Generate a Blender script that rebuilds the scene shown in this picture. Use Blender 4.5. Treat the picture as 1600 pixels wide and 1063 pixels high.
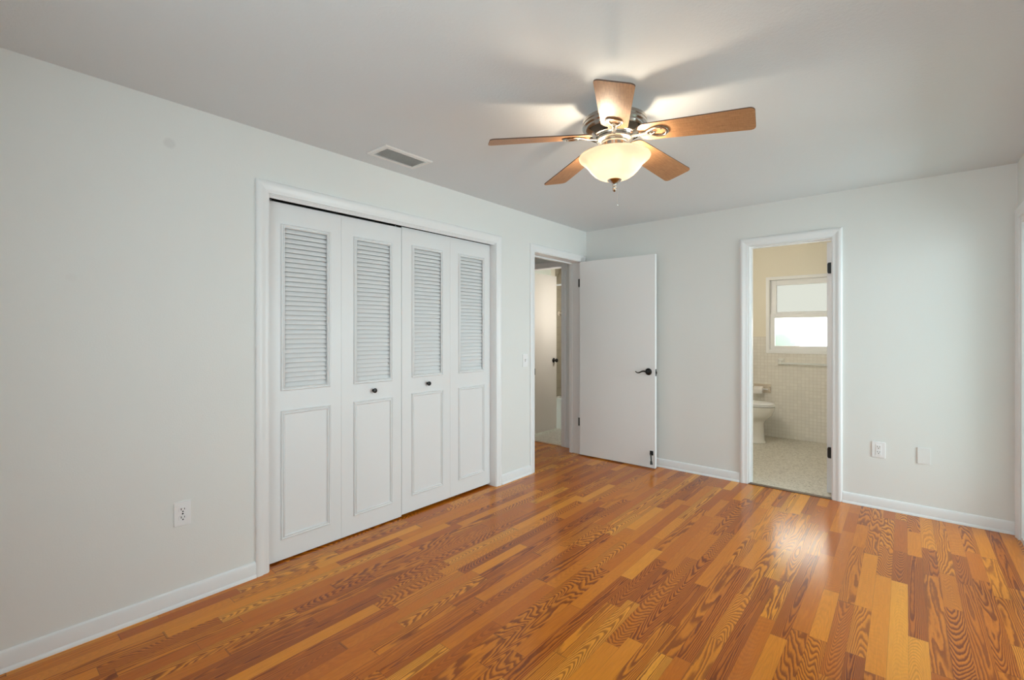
import bpy, bmesh, math, random
from mathutils import Vector, Matrix
PI = math.pi
R = math.radians
random.seed(7)
for o in list(bpy.data.objects):
    bpy.data.objects.remove(o, do_unlink=True)
SC = bpy.context.scene
COL = SC.collection

# ------------------------------------------------------------------ camera
CAM = (2.700, -4.473, 1.326)
cd = bpy.data.cameras.new('camera')
cd.sensor_width = 36.0
cd.sensor_fit = 'HORIZONTAL'
cd.lens = 728.8 / 1600 * 36
cd.shift_y = -11.35 / 1600
cd.clip_start = 0.02
co = bpy.data.objects.new('camera', cd)
COL.objects.link(co)
co.location = CAM
co.rotation_euler = (PI / 2, 0, R(40.138))
SC.camera = co

# ------------------------------------------------------------------ view, sky and daylight
SC.view_settings.view_transform = 'Standard'
SC.view_settings.look = 'None'
SC.view_settings.exposure = 0.04
SC.view_settings.gamma = 1.0
SC.view_settings.use_curve_mapping = False
SC.cycles.max_bounces = 12
SC.cycles.diffuse_bounces = 8
SC.cycles.transmission_bounces = 8
SC.cycles.transparent_max_bounces = 8

w = bpy.data.worlds.new('sky')
SC.world = w
w.use_nodes = True
bg = w.node_tree.nodes['Background']
bg.inputs['Color'].default_value = (0.80, 0.95, 1.02, 1)
bg.inputs['Strength'].default_value = 2.9


def area(name, loc, rot, sx, sy, power, color):
    l = bpy.data.lights.new(name, 'AREA')
    l.shape = 'RECTANGLE'
    l.size, l.size_y = sx, sy
    l.energy = power
    l.color = color
    o = bpy.data.objects.new(name, l)
    COL.objects.link(o)
    o.location = loc
    o.rotation_euler = rot
    return o


# soft daylight outside the patio door and the added rear window
area('daylight_patio_door', (5.30, -0.80, 1.25), (0, R(90), 0), 2.2, 1.6, 103.0, (0.80, 0.95, 1.02))
area('daylight_rear_added', (2.20, -5.25, 1.45), (R(90), 0, 0), 1.8, 1.3, 27.0, (0.85, 0.97, 1.03))
area('daylight_garden', (1.55, 4.60, 1.75), (R(-90), 0, 0), 2.2, 1.8, 100.0, (0.96, 1.0, 0.97))

# ------------------------------------------------------------------ helpers


def newmat(name):
    m = bpy.data.materials.new(name)
    m.use_nodes = True
    nt = m.node_tree
    return m, nt, nt.nodes['Principled BSDF']


class NT:
    def __init__(s, nt):
        s.nt = nt

    def n(s, t, **k):
        x = s.nt.nodes.new(t)
        for a, b in k.items():
            setattr(x, a, b)
        return x

    def put(s, sock, v):
        if isinstance(v, bpy.types.NodeSocket):
            s.nt.links.new(v, sock)
        elif v is not None:
            sock.default_value = v

    def m(s, op, a, b=None, c=None, clamp=False):
        x = s.n('ShaderNodeMath', operation=op)
        x.use_clamp = clamp
        for i, v in enumerate((a, b, c)):
            s.put(x.inputs[i], v)
        return x.outputs[0]

    def comb(s, a, b, c=0.0):
        x = s.n('ShaderNodeCombineXYZ')
        for i, v in enumerate((a, b, c)):
            s.put(x.inputs[i], v)
        return x.outputs[0]

    def noise(s, vec, scale=1.0, detail=2.0, rough=0.5, dist=0.0):
        x = s.n('ShaderNodeTexNoise')
        s.put(x.inputs['Vector'], vec)
        x.inputs['Scale'].default_value = scale
        x.inputs['Detail'].default_value = detail
        x.inputs['Roughness'].default_value = rough
        x.inputs['Distortion'].default_value = dist
        return x.outputs['Fac']

    def white(s, vec):
        x = s.n('ShaderNodeTexWhiteNoise', noise_dimensions='3D')
        s.put(x.inputs['Vector'], vec)
        return x.outputs['Value'], x.outputs['Color']

    def ramp(s, fac, stops, interp='LINEAR'):
        x = s.n('ShaderNodeValToRGB')
        cr = x.color_ramp
        cr.interpolation = interp
        while len(cr.elements) < len(stops):
            cr.elements.new(0.5)
        for e, (p, c) in zip(cr.elements, stops):
            e.position = p
            e.color = (c, c, c, 1) if isinstance(c, (int, float)) else (*c, 1)
        s.put(x.inputs['Fac'], fac)
        return x.outputs['Color']

    def mix(s, fac, a, b, blend='MIX'):
        x = s.n('ShaderNodeMix', data_type='RGBA', blend_type=blend)
        s.put(x.inputs[0], fac)
        s.put(x.inputs[6], a if isinstance(a, bpy.types.NodeSocket) else (*a, 1))
        s.put(x.inputs[7], b if isinstance(b, bpy.types.NodeSocket) else (*b, 1))
        return x.outputs[2]

    def bump(s, h, strength, dist, to):
        x = s.n('ShaderNodeBump')
        x.inputs['Strength'].default_value = strength
        x.inputs['Distance'].default_value = dist
        s.put(x.inputs['Height'], h)
        s.nt.links.new(x.outputs['Normal'], to)

    def obj(s):
        return s.n('ShaderNodeTexCoord').outputs['Object']

    def sep(s, v):
        x = s.n('ShaderNodeSeparateXYZ')
        s.put(x.inputs[0], v)
        return x.outputs[0], x.outputs[1], x.outputs[2]


def plain(name, col, rough=0.5, metal=0.0, bump=0.0, bscale=200.0, vary=0.0, spec=0.5, coat=0.0):
    m, nt, b = newmat(name)
    t = NT(nt)
    b.inputs['Roughness'].default_value = rough
    b.inputs['Metallic'].default_value = metal
    b.inputs['Specular IOR Level'].default_value = spec
    b.inputs['Coat Weight'].default_value = coat
    co_ = t.obj()
    f = t.noise(co_, 3.0, 3.0)
    c2 = tuple(x * (1 - vary) for x in col)
    nt.links.new(t.mix(f, col, c2), b.inputs['Base Color'])
    if bump:
        t.bump(t.noise(co_, bscale, 3.0), bump, 0.002, b.inputs['Normal'])
    return m


M = {}
M['wall'] = plain('wall_paint', (0.795, 0.800, 0.780), 0.62, bump=0.25, bscale=160, vary=0.015, spec=0.3)
M['ceiling'] = plain('ceiling_paint', (0.735, 0.775, 0.800), 0.8, bump=0.6, bscale=90, vary=0.015, spec=0.2)
M['trim'] = plain('trim_paint', (0.850, 0.855, 0.860), 0.32, vary=0.01)
M['door'] = plain('door_paint', (0.800, 0.805, 0.810), 0.38, bump=0.05, bscale=60, vary=0.01)
M['cream'] = plain('cream_paint', (0.83, 0.78, 0.66), 0.5, bump=0.2, bscale=160, vary=0.02)
M['cream_door'] = plain('cream_door_paint', (0.80, 0.77, 0.71), 0.4, vary=0.02)
M['black'] = plain('black_metal', (0.012, 0.011, 0.010), 0.35, metal=0.4)
M['dark'] = plain('shade_black', (0.010, 0.009, 0.008), 0.9, spec=0.05)  # near-black standing in for shade above the closet leaves and in fan vents
M['slot'] = plain('slot_black', (0.02, 0.02, 0.02), 0.8)
M['plastic'] = plain('white_plastic', (0.86, 0.86, 0.87), 0.3)
M['plate_paint'] = plain('painted_plate', (0.80, 0.80, 0.79), 0.4)
M['nickel'] = plain('brushed_nickel', (0.52, 0.49, 0.45), 0.24, metal=1.0, vary=0.15)
M['chrome'] = plain('chrome', (0.7, 0.7, 0.7), 0.15, metal=1.0)
M['ceramic'] = plain('white_ceramic', (0.78, 0.77, 0.73), 0.12, coat=0.5)
M['ceramic_tan'] = plain('bone_ceramic', (0.70, 0.62, 0.52), 0.15, coat=0.4)
M['paper'] = plain('toilet_paper', (0.86, 0.84, 0.82), 0.9, bump=0.3, bscale=300)
M['vent'] = plain('vent_enamel', (0.80, 0.80, 0.79), 0.4)
M['steel'] = plain('galvanized_steel', (0.5, 0.5, 0.5), 0.35, metal=0.8)
M['threshold'] = plain('threshold_strip', (0.16, 0.09, 0.055), 0.4, vary=0.3)
M['foliage'] = plain('foliage', (0.10, 0.40, 0.19), 0.6, vary=0.3)
M['outside'] = plain('outside_ground', (0.45, 0.50, 0.42), 0.9, vary=0.2)
M['patio'] = plain('baffle_grey', (0.42, 0.42, 0.40), 0.9, bump=0.4, bscale=60)  # grey of the added walls and roof that block daylight
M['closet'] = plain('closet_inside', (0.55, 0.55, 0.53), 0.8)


def mat_wall_left():
    m = M['wall'].copy()
    m.name = 'wall_paint_patched'
    nt = m.node_tree
    t = NT(nt)
    b = nt.nodes['Principled BSDF']
    src = b.inputs['Base Color'].links[0].from_socket
    x, y, z = t.sep(t.obj())
    out = src
    for (cy, cz, rad, k) in ((-3.821, 2.236, 0.024, 0.90), (-4.165, 1.56, 0.018, 0.965)):
        d = t.m('SQRT', t.m('ADD', t.m('POWER', t.m('SUBTRACT', y, cy), 2.0), t.m('POWER', t.m('SUBTRACT', z, cz), 2.0)))
        wob = t.m('ADD', d, t.m('MULTIPLY', t.m('SUBTRACT', t.noise(t.obj(), 60, 2), 0.5), 0.012))
        msk = t.ramp(t.m('DIVIDE', wob, rad * 1.5), [(0.0, 1.0), (0.5, 1.0), (0.8, 0.0), (1.0, 0.0)])
        out = t.mix(msk, out, (0.80 * k, 0.80 * k, 0.78 * k))
    nt.links.new(out, b.inputs['Base Color'])
    return m


M['wall_left'] = mat_wall_left()


def mat_floor():
    m, nt, b = newmat('oak_strip_laminate')
    t = NT(nt)
    x, y, z = t.sep(t.obj())
    W = 0.0665
    u = t.m('DIVIDE', t.m('ADD', x, 0.0163), W)
    row = t.m('FLOOR', u)
    fu = t.m('SUBTRACT', t.m('SUBTRACT', u, row), 0.5)
    rr, _ = t.white(t.comb(row, 3.7, 0.0))
    v = t.m('ADD', t.m('DIVIDE', y, 0.66), t.m('MULTIPLY', rr, 9.0))
    v = t.m('ADD', v, t.m('MULTIPLY', t.m('SINE', t.m('ADD', t.m('MULTIPLY', v, 2.6), t.m('MULTIPLY', rr, 40.0))), 0.26))
    colm = t.m('FLOOR', v)
    fv = t.m('SUBTRACT', v, colm)
    r1, rc = t.white(t.comb(row, colm, 0.5))
    ra, rb, rd = t.sep(rc)
    r2, rc2 = t.white(t.comb(row, colm, 8.5))
    # plank tone
    tone = t.ramp(r1, [(0.0, (0.50, 0.124, 0.005)), (0.25, (0.60, 0.160, 0.006)), (0.62, (0.71, 0.218, 0.008)), (0.85, (0.81, 0.280, 0.014)), (1.0, (0.91, 0.370, 0.030))])
    # straight fine fibre
    fib = t.noise(t.comb(t.m('ADD', t.m('MULTIPLY', x, 260.0), t.m('MULTIPLY', ra, 50.0)), t.m('MULTIPLY', y, 9.0), rb), 1.0, 3.0, 0.6)
    tick = t.noise(t.comb(t.m('MULTIPLY', x, 500.0), t.m('MULTIPLY', y, 120.0), rb), 1.0, 2.0, 0.6)
    # flame / cathedral figure: contour lines of a stretched noise
    nx = t.m('ADD', t.m('MULTIPLY', fu, 1.0), t.m('MULTIPLY', ra, 60.0))
    ny = t.m('ADD', t.m('MULTIPLY', y, t.m('ADD', 0.80, t.m('MULTIPLY', rd, 1.5))), t.m('MULTIPLY', rb, 60.0))
    big = t.noise(t.comb(nx, ny, t.m('MULTIPLY', r2, 20.0)), 1.0, 1.0, 0.45, 0.3)
    wob = t.noise(t.comb(t.m('MULTIPLY', x, 70.0), t.m('MULTIPLY', y, 14.0), r2), 1.0, 2.0)
    lean = t.m('MULTIPLY', fu, t.m('MULTIPLY', t.m('SUBTRACT', rb, 0.5), 11.0))
    arch = t.m('MULTIPLY', t.m('MULTIPLY', fu, fu), t.m('MULTIPLY', t.m('SUBTRACT', ra, 0.5), 34.0))
    rung = t.m('MULTIPLY', y, t.m('MULTIPLY', t.m('MAXIMUM', t.m('SUBTRACT', rd, 0.35), 0.0), 52.0))
    F = t.m('ADD', t.m('ADD', t.m('MULTIPLY', big, 10.0), t.m('MULTIPLY', wob, 0.75)), t.m('ADD', lean, t.m('ADD', arch, rung)))
    saw = t.m('FRACT', F)
    line = t.ramp(saw, [(0.0, 1.0), (0.25, 0.9), (0.52, 0.15), (0.80, 0.0), (0.93, 0.5), (1.0, 1.0)])
    figured = t.ramp(r2, [(0.0, 0.06), (0.36, 0.14), (0.46, 0.70), (1.0, 1.0)])
    lm = t.m('MULTIPLY', line, figured)
    darkc = t.mix(1.0, tone, (0.33, 0.22, 0.20), 'MULTIPLY')
    lite = t.mix(1.0, tone, (1.14, 1.18, 1.22), 'MULTIPLY')
    base = t.mix(t.m('MULTIPLY', figured, 0.6), tone, lite)
    c = t.mix(lm, base, darkc)
    c = t.mix(t.ramp(fib, [(0.30, 0.0), (0.70, 0.40)]), c, t.mix(1.0, c, (0.62, 0.55, 0.50), 'MULTIPLY'))
    c = t.mix(t.ramp(tick, [(0.55, 0.0), (0.75, 0.30)]), c, t.mix(1.0, c, (0.70, 0.64, 0.60), 'MULTIPLY'))
    # seams
    e1 = t.m('GREATER_THAN', t.m('ABSOLUTE', fu), 0.491)
    e2 = t.m('LESS_THAN', t.m('MINIMUM', fv, t.m('SUBTRACT', 1.0, fv)), 0.0028)
    c = t.mix(t.m('MULTIPLY', t.m('MAXIMUM', e1, e2), 0.40), c, (0.06, 0.025, 0.01))
    nt.links.new(c, b.inputs['Base Color'])
    rg = t.m('ADD', 0.14, t.m('MULTIPLY', fib, 0.08))
    nt.links.new(rg, b.inputs['Roughness'])
    b.inputs['Specular IOR Level'].default_value = 0.27
    b.inputs['Coat Weight'].default_value = 0.16
    b.inputs['Coat Roughness'].default_value = 0.42
    t.bump(t.m('ADD', fib, t.m('MULTIPLY', lm, -0.4)), 0.06, 0.001, b.inputs['Normal'])
    return m


M['floor'] = mat_floor()


def mat_terrazzo():
    m, nt, b = newmat('terrazzo')
    t = NT(nt)
    o = t.obj()
    v = t.n('ShaderNodeTexVoronoi')
    v.inputs['Scale'].default_value = 75
    t.put(v.inputs['Vector'], o)
    chip = t.sep(v.outputs['Color'])[0]
    c = t.ramp(chip, [(0.0, (0.30, 0.27, 0.22)), (0.25, (0.50, 0.46, 0.39)), (0.6, (0.62, 0.58, 0.50)), (1.0, (0.74, 0.71, 0.63))])
    c = t.mix(t.ramp(v.outputs['Distance'], [(0.35, 0.0), (0.6, 0.7)]), c, (0.60, 0.56, 0.48))
    nt.links.new(c, b.inputs['Base Color'])
    b.inputs['Roughness'].default_value = 0.38
    return m


M['terrazzo'] = mat_terrazzo()


def mat_tile(name, col, grout, pitch, rough=0.22):
    m, nt, b = newmat(name)
    t = NT(nt)
    x, y, z = t.sep(t.obj())
    ux = t.m('DIVIDE', t.m('ADD', x, y), pitch)
    uz = t.m('DIVIDE', z, pitch)
    gx = t.m('ABSOLUTE', t.m('SUBTRACT', t.m('FRACT', ux), 0.5))
    gz = t.m('ABSOLUTE', t.m('SUBTRACT', t.m('FRACT', uz), 0.5))
    g = t.ramp(t.m('MAXIMUM', gx, gz), [(0.43, 0.0), (0.475, 1.0)])
    rv, _ = t.white(t.comb(t.m('FLOOR', ux), t.m('FLOOR', uz), 1.0))
    tint = t.mix(rv, col, tuple(k * 0.93 for k in col))
    nt.links.new(t.mix(g, tint, grout), b.inputs['Base Color'])
    b.inputs['Roughness'].default_value = rough
    t.bump(t.m('SUBTRACT', 1.0, g), 0.5, 0.002, b.inputs['Normal'])
    return m


M['tile'] = mat_tile('bone_mosaic_tile', (0.83, 0.80, 0.74), (0.71, 0.67, 0.60), 0.041)
M['shower_tile'] = mat_tile('olive_shower_tile', (0.40, 0.36, 0.27), (0.35, 0.31, 0.24), 0.108)


def mat_blade():
    m, nt, b = newmat('maple_blade')
    t = NT(nt)
    x, y, z = t.sep(t.obj())
    g = t.noise(t.comb(t.m('MULTIPLY', x, 14.0), t.m('MULTIPLY', y, 150.0), z), 1.0, 3.0, 0.6)
    g2 = t.noise(t.comb(t.m('MULTIPLY', x, 320.0), t.m('MULTIPLY', y, 25.0), z), 1.0, 2.0, 0.6)
    f = t.m('ADD', t.m('MULTIPLY', g, 0.6), t.m('MULTIPLY', g2, 0.4))
    nt.links.new(t.ramp(f, [(0.3, (0.34, 0.165, 0.075)), (0.55, (0.50, 0.265, 0.125)), (0.75, (0.60, 0.34, 0.17))]), b.inputs['Base Color'])
    b.inputs['Roughness'].default_value = 0.45
    b.inputs['Specular IOR Level'].default_value = 0.3
    return m


M['blade'] = mat_blade()
M['blade_edge'] = plain('blade_edge', (0.10, 0.055, 0.035), 0.5)


def mat_shade():
    m, nt, b = newmat('alabaster_glass')
    t = NT(nt)
    nt.nodes.remove(b)
    out = nt.nodes['Material Output']
    f = t.noise(t.obj(), 9.0, 4.0, 0.6, 1.2)
    c = t.mix(f, (0.98, 0.93, 0.84), (0.92, 0.84, 0.72))
    tr = t.n('ShaderNodeBsdfTranslucent')
    df = t.n('ShaderNodeBsdfDiffuse')
    gl = t.n('ShaderNodeBsdfGlossy')
    gl.inputs['Roughness'].default_value = 0.2
    nt.links.new(c, tr.inputs['Color'])
    nt.links.new(t.mix(1.0, c, (0.80, 0.80, 0.80), 'MULTIPLY'), df.inputs['Color'])
    m1 = t.n('ShaderNodeMixShader')
    m1.inputs[0].default_value = 0.50
    nt.links.new(tr.outputs[0], m1.inputs[1])
    nt.links.new(df.outputs[0], m1.inputs[2])
    m2 = t.n('ShaderNodeMixShader')
    m2.inputs[0].default_value = 0.04
    rf = t.n('ShaderNodeBsdfRefraction')
    rf.inputs['Roughness'].default_value = 0.42
    rf.inputs['IOR'].default_value = 1.08
    rf.inputs['Color'].default_value = (1.0, 0.95, 0.86, 1)
    m3 = t.n('ShaderNodeMixShader')
    m3.inputs[0].default_value = 0.12
    nt.links.new(m1.outputs[0], m3.inputs[1])
    nt.links.new(rf.outputs[0], m3.inputs[2])
    nt.links.new(m3.outputs[0], m2.inputs[1])
    nt.links.new(gl.outputs[0], m2.inputs[2])
    nt.links.new(m2.outputs[0], out.inputs['Surface'])
    return m


M['shade'] = mat_shade()


def mat_bulb(name, strength, color):
    m, nt, b = newmat(name)
    b.inputs['Emission Color'].default_value = (*color, 1)
    b.inputs['Emission Strength'].default_value = strength
    b.inputs['Base Color'].default_value = (0.9, 0.9, 0.85, 1)
    return m


M['bulb'] = mat_bulb('lit_bulb', 295.0, (1.0, 0.82, 0.61))
M['globe_bath'] = mat_bulb('lit_globe_bathroom', 108.0, (1.0, 0.95, 0.89))
M['globe_hall'] = mat_bulb('lit_globe_hall', 150.0, (1.0, 0.95, 0.90))


def mat_glass(name, frosted, k=1.0):
    m, nt, b = newmat(name)
    t = NT(nt)
    nt.nodes.remove(b)
    out = nt.nodes['Material Output']
    mx = t.n('ShaderNodeMixShader')
    if frosted:
        a = t.n('ShaderNodeBsdfTranslucent')
        a.inputs['Color'].default_value = (0.95 * k, 0.96 * k, 0.92 * k, 1)
        r = t.n('ShaderNodeBsdfRefraction')
        r.inputs['Color'].default_value = (1.0 * k, 0.97 * k, 0.91 * k, 1)
        r.inputs['Roughness'].default_value = 0.30
        r.inputs['IOR'].default_value = 1.12
        mx.inputs[0].default_value = 0.80
        nt.links.new(a.outputs[0], mx.inputs[1])
        nt.links.new(r.outputs[0], mx.inputs[2])
    else:
        fr = t.n('ShaderNodeFresnel')
        gb = t.n('ShaderNodeNewGeometry').outputs['Backfacing']
        t.put(fr.inputs['IOR'], t.m('ADD', 1.45, t.m('MULTIPLY', gb, 1.0 / 1.45 - 1.45)))
        a = t.n('ShaderNodeBsdfTransparent')
        a.inputs['Color'].default_value = (0.96, 0.98, 0.97, 1)
        r = t.n('ShaderNodeBsdfGlossy')
        r.inputs['Roughness'].default_value = 0.02
        nt.links.new(fr.outputs[0], mx.inputs[0])
        nt.links.new(a.outputs[0], mx.inputs[1])
        nt.links.new(r.outputs[0], mx.inputs[2])
    nt.links.new(mx.outputs[0], out.inputs['Surface'])
    return m


M['frosted'] = mat_glass('frosted_glass', True, 0.98)
M['frosted_dim'] = mat_glass('frosted_glass_dimmed', True, 0.31)  # low tint dims the daylight through the upper pane
M['clear'] = mat_glass('clear_glass', False)


class MB:
    """collects shapes into one mesh"""

    def __init__(s):
        s.bm = bmesh.new()

    def box(s, x0, x1, y0, y1, z0, z1, bev=0.0, mtx=None):
        r = bmesh.ops.create_cube(s.bm, size=1.0)
        vs = r['verts']
        c = Vector(((x0 + x1) / 2, (y0 + y1) / 2, (z0 + z1) / 2))
        d = Vector((abs(x1 - x0), abs(y1 - y0), abs(z1 - z0)))
        for v in vs:
            v.co = Vector((v.co.x * d.x, v.co.y * d.y, v.co.z * d.z)) + c
        if bev:
            es = list({e for v in vs for e in v.link_edges})
            rb = bmesh.ops.bevel(s.bm, geom=es, offset=bev, segments=2, affect='EDGES', profile=0.7)
            vs = list({v for f in rb['faces'] for v in f.verts} | {v for v in vs if v.is_valid})
        if mtx is not None:
            for v in vs:
                v.co = mtx @ v.co
        return s

    def prism(s, pts, d, mtx=None):
        """closed outline pts (3d, planar) extruded by vector d"""
        d = Vector(d)
        a = [s.bm.verts.new(Vector(p)) for p in pts]
        b = [s.bm.verts.new(Vector(p) + d) for p in pts]
        n = len(pts)
        s.bm.faces.new(a[::-1])
        s.bm.faces.new(b)
        for i in range(n):
            s.bm.faces.new((a[i], a[(i + 1) % n], b[(i + 1) % n], b[i]))
        if mtx is not None:
            for v in a + b:
                v.co = mtx @ v.co
        return s

    def lathe(s, prof, seg=48, c=(0, 0, 0), mtx=None, closed=False):
        rings = []
        for r, z in prof:
            if r < 1e-6:
                rings.append([s.bm.verts.new((c[0], c[1], c[2] + z))])
            else:
                rings.append([s.bm.verts.new((c[0] + r * math.cos(2 * PI * k / seg), c[1] + r * math.sin(2 * PI * k / seg), c[2] + z)) for k in range(seg)])
        prs = list(zip(rings[:-1], rings[1:]))
        if closed:
            prs.append((rings[-1], rings[0]))
        for a, b in prs:
            for k in range(seg):
                k2 = (k + 1) % seg
                if len(a) == 1 and len(b) == 1:
                    continue
                if len(a) == 1:
                    s.bm.faces.new((a[0], b[k2], b[k]))
                elif len(b) == 1:
                    s.bm.faces.new((a[k], a[k2], b[0]))
                else:
                    s.bm.faces.new((a[k], a[k2], b[k2], b[k]))
        if mtx is not None:
            for rg in rings:
                for v in rg:
                    v.co = mtx @ v.co
        return s

    def tube(s, pts, rad, seg=10, flat=1.0, closed=False, up=(0, 0, 1)):
        pts = [Vector(p) for p in pts]
        n = len(pts)
        rads = rad if isinstance(rad, (list, tuple)) else [rad] * n
        rings = []
        upv = Vector(up)
        for i, p in enumerate(pts):
            if closed:
                tdir = (pts[(i + 1) % n] - pts[(i - 1) % n]).normalized()
            else:
                tdir = (pts[min(i + 1, n - 1)] - pts[max(i - 1, 0)]).normalized()
            a = tdir.cross(upv)
            if a.length < 1e-4:
                a = tdir.cross(Vector((1, 0, 0)))
            a.normalize()
            b2 = a.cross(tdir).normalized()
            rings.append([s.bm.verts.new(p + a * rads[i] * math.cos(2 * PI * k / seg) + b2 * rads[i] * flat * math.sin(2 * PI * k / seg)) for k in range(seg)])
        prs = list(zip(rings[:-1], rings[1:]))
        if closed:
            prs.append((rings[-1], rings[0]))
        for a, b in prs:
            for k in range(seg):
                s.bm.faces.new((a[k], a[(k + 1) % seg], b[(k + 1) % seg], b[k]))
        if not closed:
            s.bm.faces.new(rings[0][::-1])
            s.bm.faces.new(rings[-1])
        return s

    def loft(s, rings, cap=True):
        rs = [[s.bm.verts.new(Vector(p)) for p in r] for r in rings]
        n = len(rs[0])
        for a, b in zip(rs[:-1], rs[1:]):
            for k in range(n):
                s.bm.faces.new((a[k], a[(k + 1) % n], b[(k + 1) % n], b[k]))
        if cap:
            s.bm.faces.new(rs[0][::-1])
            s.bm.faces.new(rs[-1])
        return s

    def build(s, name, mat, parent=None, smooth=None, loc=None):
        bmesh.ops.recalc_face_normals(s.bm, faces=s.bm.faces)
        me = bpy.data.meshes.new(name)
        s.bm.to_mesh(me)
        s.bm.free()
        mats = mat if isinstance(mat, (list, tuple)) else [mat]
        for mm in mats:
            me.materials.append(mm)
        if smooth is not None:
            for p in me.polygons:
                p.use_smooth = True
            try:
                me.set_sharp_from_angle(angle=R(smooth))
            except Exception:
                pass
        o = bpy.data.objects.new(name, me)
        COL.objects.link(o)
        if parent is not None:
            o.parent = parent
        if loc is not None:
            o.location = loc
        return o


def tag(o, label=None, cat=None, group=None, kind=None):
    if label:
        o['label'] = label
    if cat:
        o['category'] = cat
    if group:
        o['group'] = group
    if kind:
        o['kind'] = kind
    return o


def empty(name, loc=(0, 0, 0), rz=0.0, **k):
    o = bpy.data.objects.new(name, None)
    COL.objects.link(o)
    o.location = loc
    o.rotation_euler = (0, 0, rz)
    o.empty_display_size = 0.05
    return tag(o, **k)


def struct(o, label=None, cat=None):
    return tag(o, label, cat, kind='structure')


def copy_tree(o, parent=None):
    c = o.copy()
    COL.objects.link(c)
    if parent is not None:
        c.parent = parent
    for ch in [q for q in bpy.data.objects if q.parent is o]:
        copy_tree(ch, c)
    return c


# ------------------------------------------------------------------ dimensions
H = 2.44
XR = 3.263           # right wall
YF = -4.95           # wall behind the camera
T = 0.12
CL0, CL1, CLH = -3.366, -1.490, 2.098      # closet opening
HL0, HL1, HLH = -0.945, -0.090, 2.100      # hall doorway
BX0, BX1, BH = 1.648, 2.254, 2.085         # bathroom doorway
BY = 2.224                                  # bathroom far wall
HY = 0.070                                  # hall end wall face
# ------------------------------------------------------------------ floor, ceiling, walls
fl = MB().box(-0.0, XR + 0.0, YF, 0.0, -0.06, 0.0)
fl.box(-0.80, 0.0, CL0 - 0.2, CL1 + 0.08, -0.06, 0.0)
fl.box(-1.75, 0.0, CL1 + 0.08, HY, -0.06, 0.0)
struct(fl.build('floor', M['floor']), 'glossy orange-brown wood strip floor of the bedroom', 'floor')

ce = MB().box(-T, XR + T, YF - T, T, H, H + 0.1)
struct(ce.build('ceiling', M['ceiling']), 'pale grey textured ceiling above the bedroom', 'ceiling')

wl = MB()
wl.box(-T, 0, YF - T, CL0, 0, H)
wl.box(-T, 0, CL0, CL1, CLH, H)
wl.box(-T, 0, CL1, HL0, 0, H)
wl.box(-T, 0, HL0, HL1, HLH, H)
wl.box(-T, 0, HL1, 0, 0, H)
struct(wl.build('wall_left', M['wall_left']), 'long white wall with the closet and the hall doorway', 'wall')

wb = MB()
wb.box(-T, BX0, 0, T, 0, H)
wb.box(BX0, BX1, 0, T, BH, H)
wb.box(BX1, XR + T, 0, T, 0, H)
struct(wb.build('wall_back', M['wall']), 'white wall with the bathroom doorway', 'wall')

PD0, PD1, PDH = -2.05, -0.105, 2.06        # patio door opening in the right wall
SW0, SW1, SWZ0, SWZ1 = -4.25, -3.45, 1.15, 2.05   # unseen side window, added to brighten the near left wall
wr = MB()
wr.box(XR, XR + T, YF - T, SW0, 0, H)
wr.box(XR, XR + T, SW0, SW1, 0, SWZ0)
wr.box(XR, XR + T, SW0, SW1, SWZ1, H)
wr.box(XR, XR + T, SW1, PD0, 0, H)
wr.box(XR, XR + T, PD0, PD1, PDH, H)
wr.box(XR, XR + T, PD1, 0, 0, H)
wr.box(XR, XR + T, PD0, PD1, -0.06, 0.0)
struct(wr.build('wall_right', M['wall']), 'white wall at the edge of the photo', 'wall')

FW0, FW1, FZ0, FZ1 = 1.35, 3.05, 0.85, 2.05
wf = MB()
wf.box(0, FW0, YF - T, YF, 0, H)
wf.box(FW1, XR, YF - T, YF, 0, H)
wf.box(FW0, FW1, YF - T, YF, 0, FZ0)
wf.box(FW0, FW1, YF - T, YF, FZ1, H)
struct(wf.build('wall_front', M['wall']))

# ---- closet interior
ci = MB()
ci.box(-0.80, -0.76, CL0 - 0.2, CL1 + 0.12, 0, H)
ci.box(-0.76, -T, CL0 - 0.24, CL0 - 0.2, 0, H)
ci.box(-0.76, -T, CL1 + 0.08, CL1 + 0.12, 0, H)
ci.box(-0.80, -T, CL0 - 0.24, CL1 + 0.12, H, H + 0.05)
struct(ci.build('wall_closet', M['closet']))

# ---- hall and the small bathroom off it
HB0, HB1, HBH = -0.955, -0.372, 2.105      # doorway at the end of the hall
hw = MB()
hw.box(-1.75, HB0, HY, HY + T, 0, H)
hw.box(HB0, HB1, HY, HY + T, HBH, H)
hw.box(HB1, -T, HY, HY + T, 0, H)
struct(hw.build('wall_hall_end', M['wall']), 'dim hall wall around the doorway seen through the hall opening', 'wall')
hs = MB()
hs.box(-1.79, -1.75, CL1 + 0.12, HY + T, 0, H)
hs.box(-1.79, -0.80, CL1 + 0.08, CL1 + 0.12, 0, H)
struct(hs.build('wall_hall_side', M['wall']))
struct(MB().box(-1.79, -T, CL1 + 0.12, 0.0, H, H + 0.1).box(-1.79, -T, 0.0, HY + T, H, H + 0.1).build('ceiling_hall', M['ceiling']))
struct(MB().box(-2.3, -T, HY, 1.72, -0.06, 0.0).build('floor_hall_bathroom', M['terrazzo']), 'speckled terrazzo floor beyond the hall doorway', 'floor')
hb = MB()
hb.box(-2.3, -1.085, 0.86, 0.96, 0, H)           # stub wall at the head of the tub
hb.box(-2.3, -2.26, HY + T, 0.86, 0, H)
struct(hb.build('wall_hall_bathroom', M['cream']), 'cream wall behind the open cream door', 'wall')
hb = MB()
hb.box(-1.125, -1.085, 0.96, 1.68, 0, H)
hb.box(-1.125, -T, 1.64, 1.68, 0, H)
hb.box(-T - 0.04, -T, HY + T, 1.64, 0, H)
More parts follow.
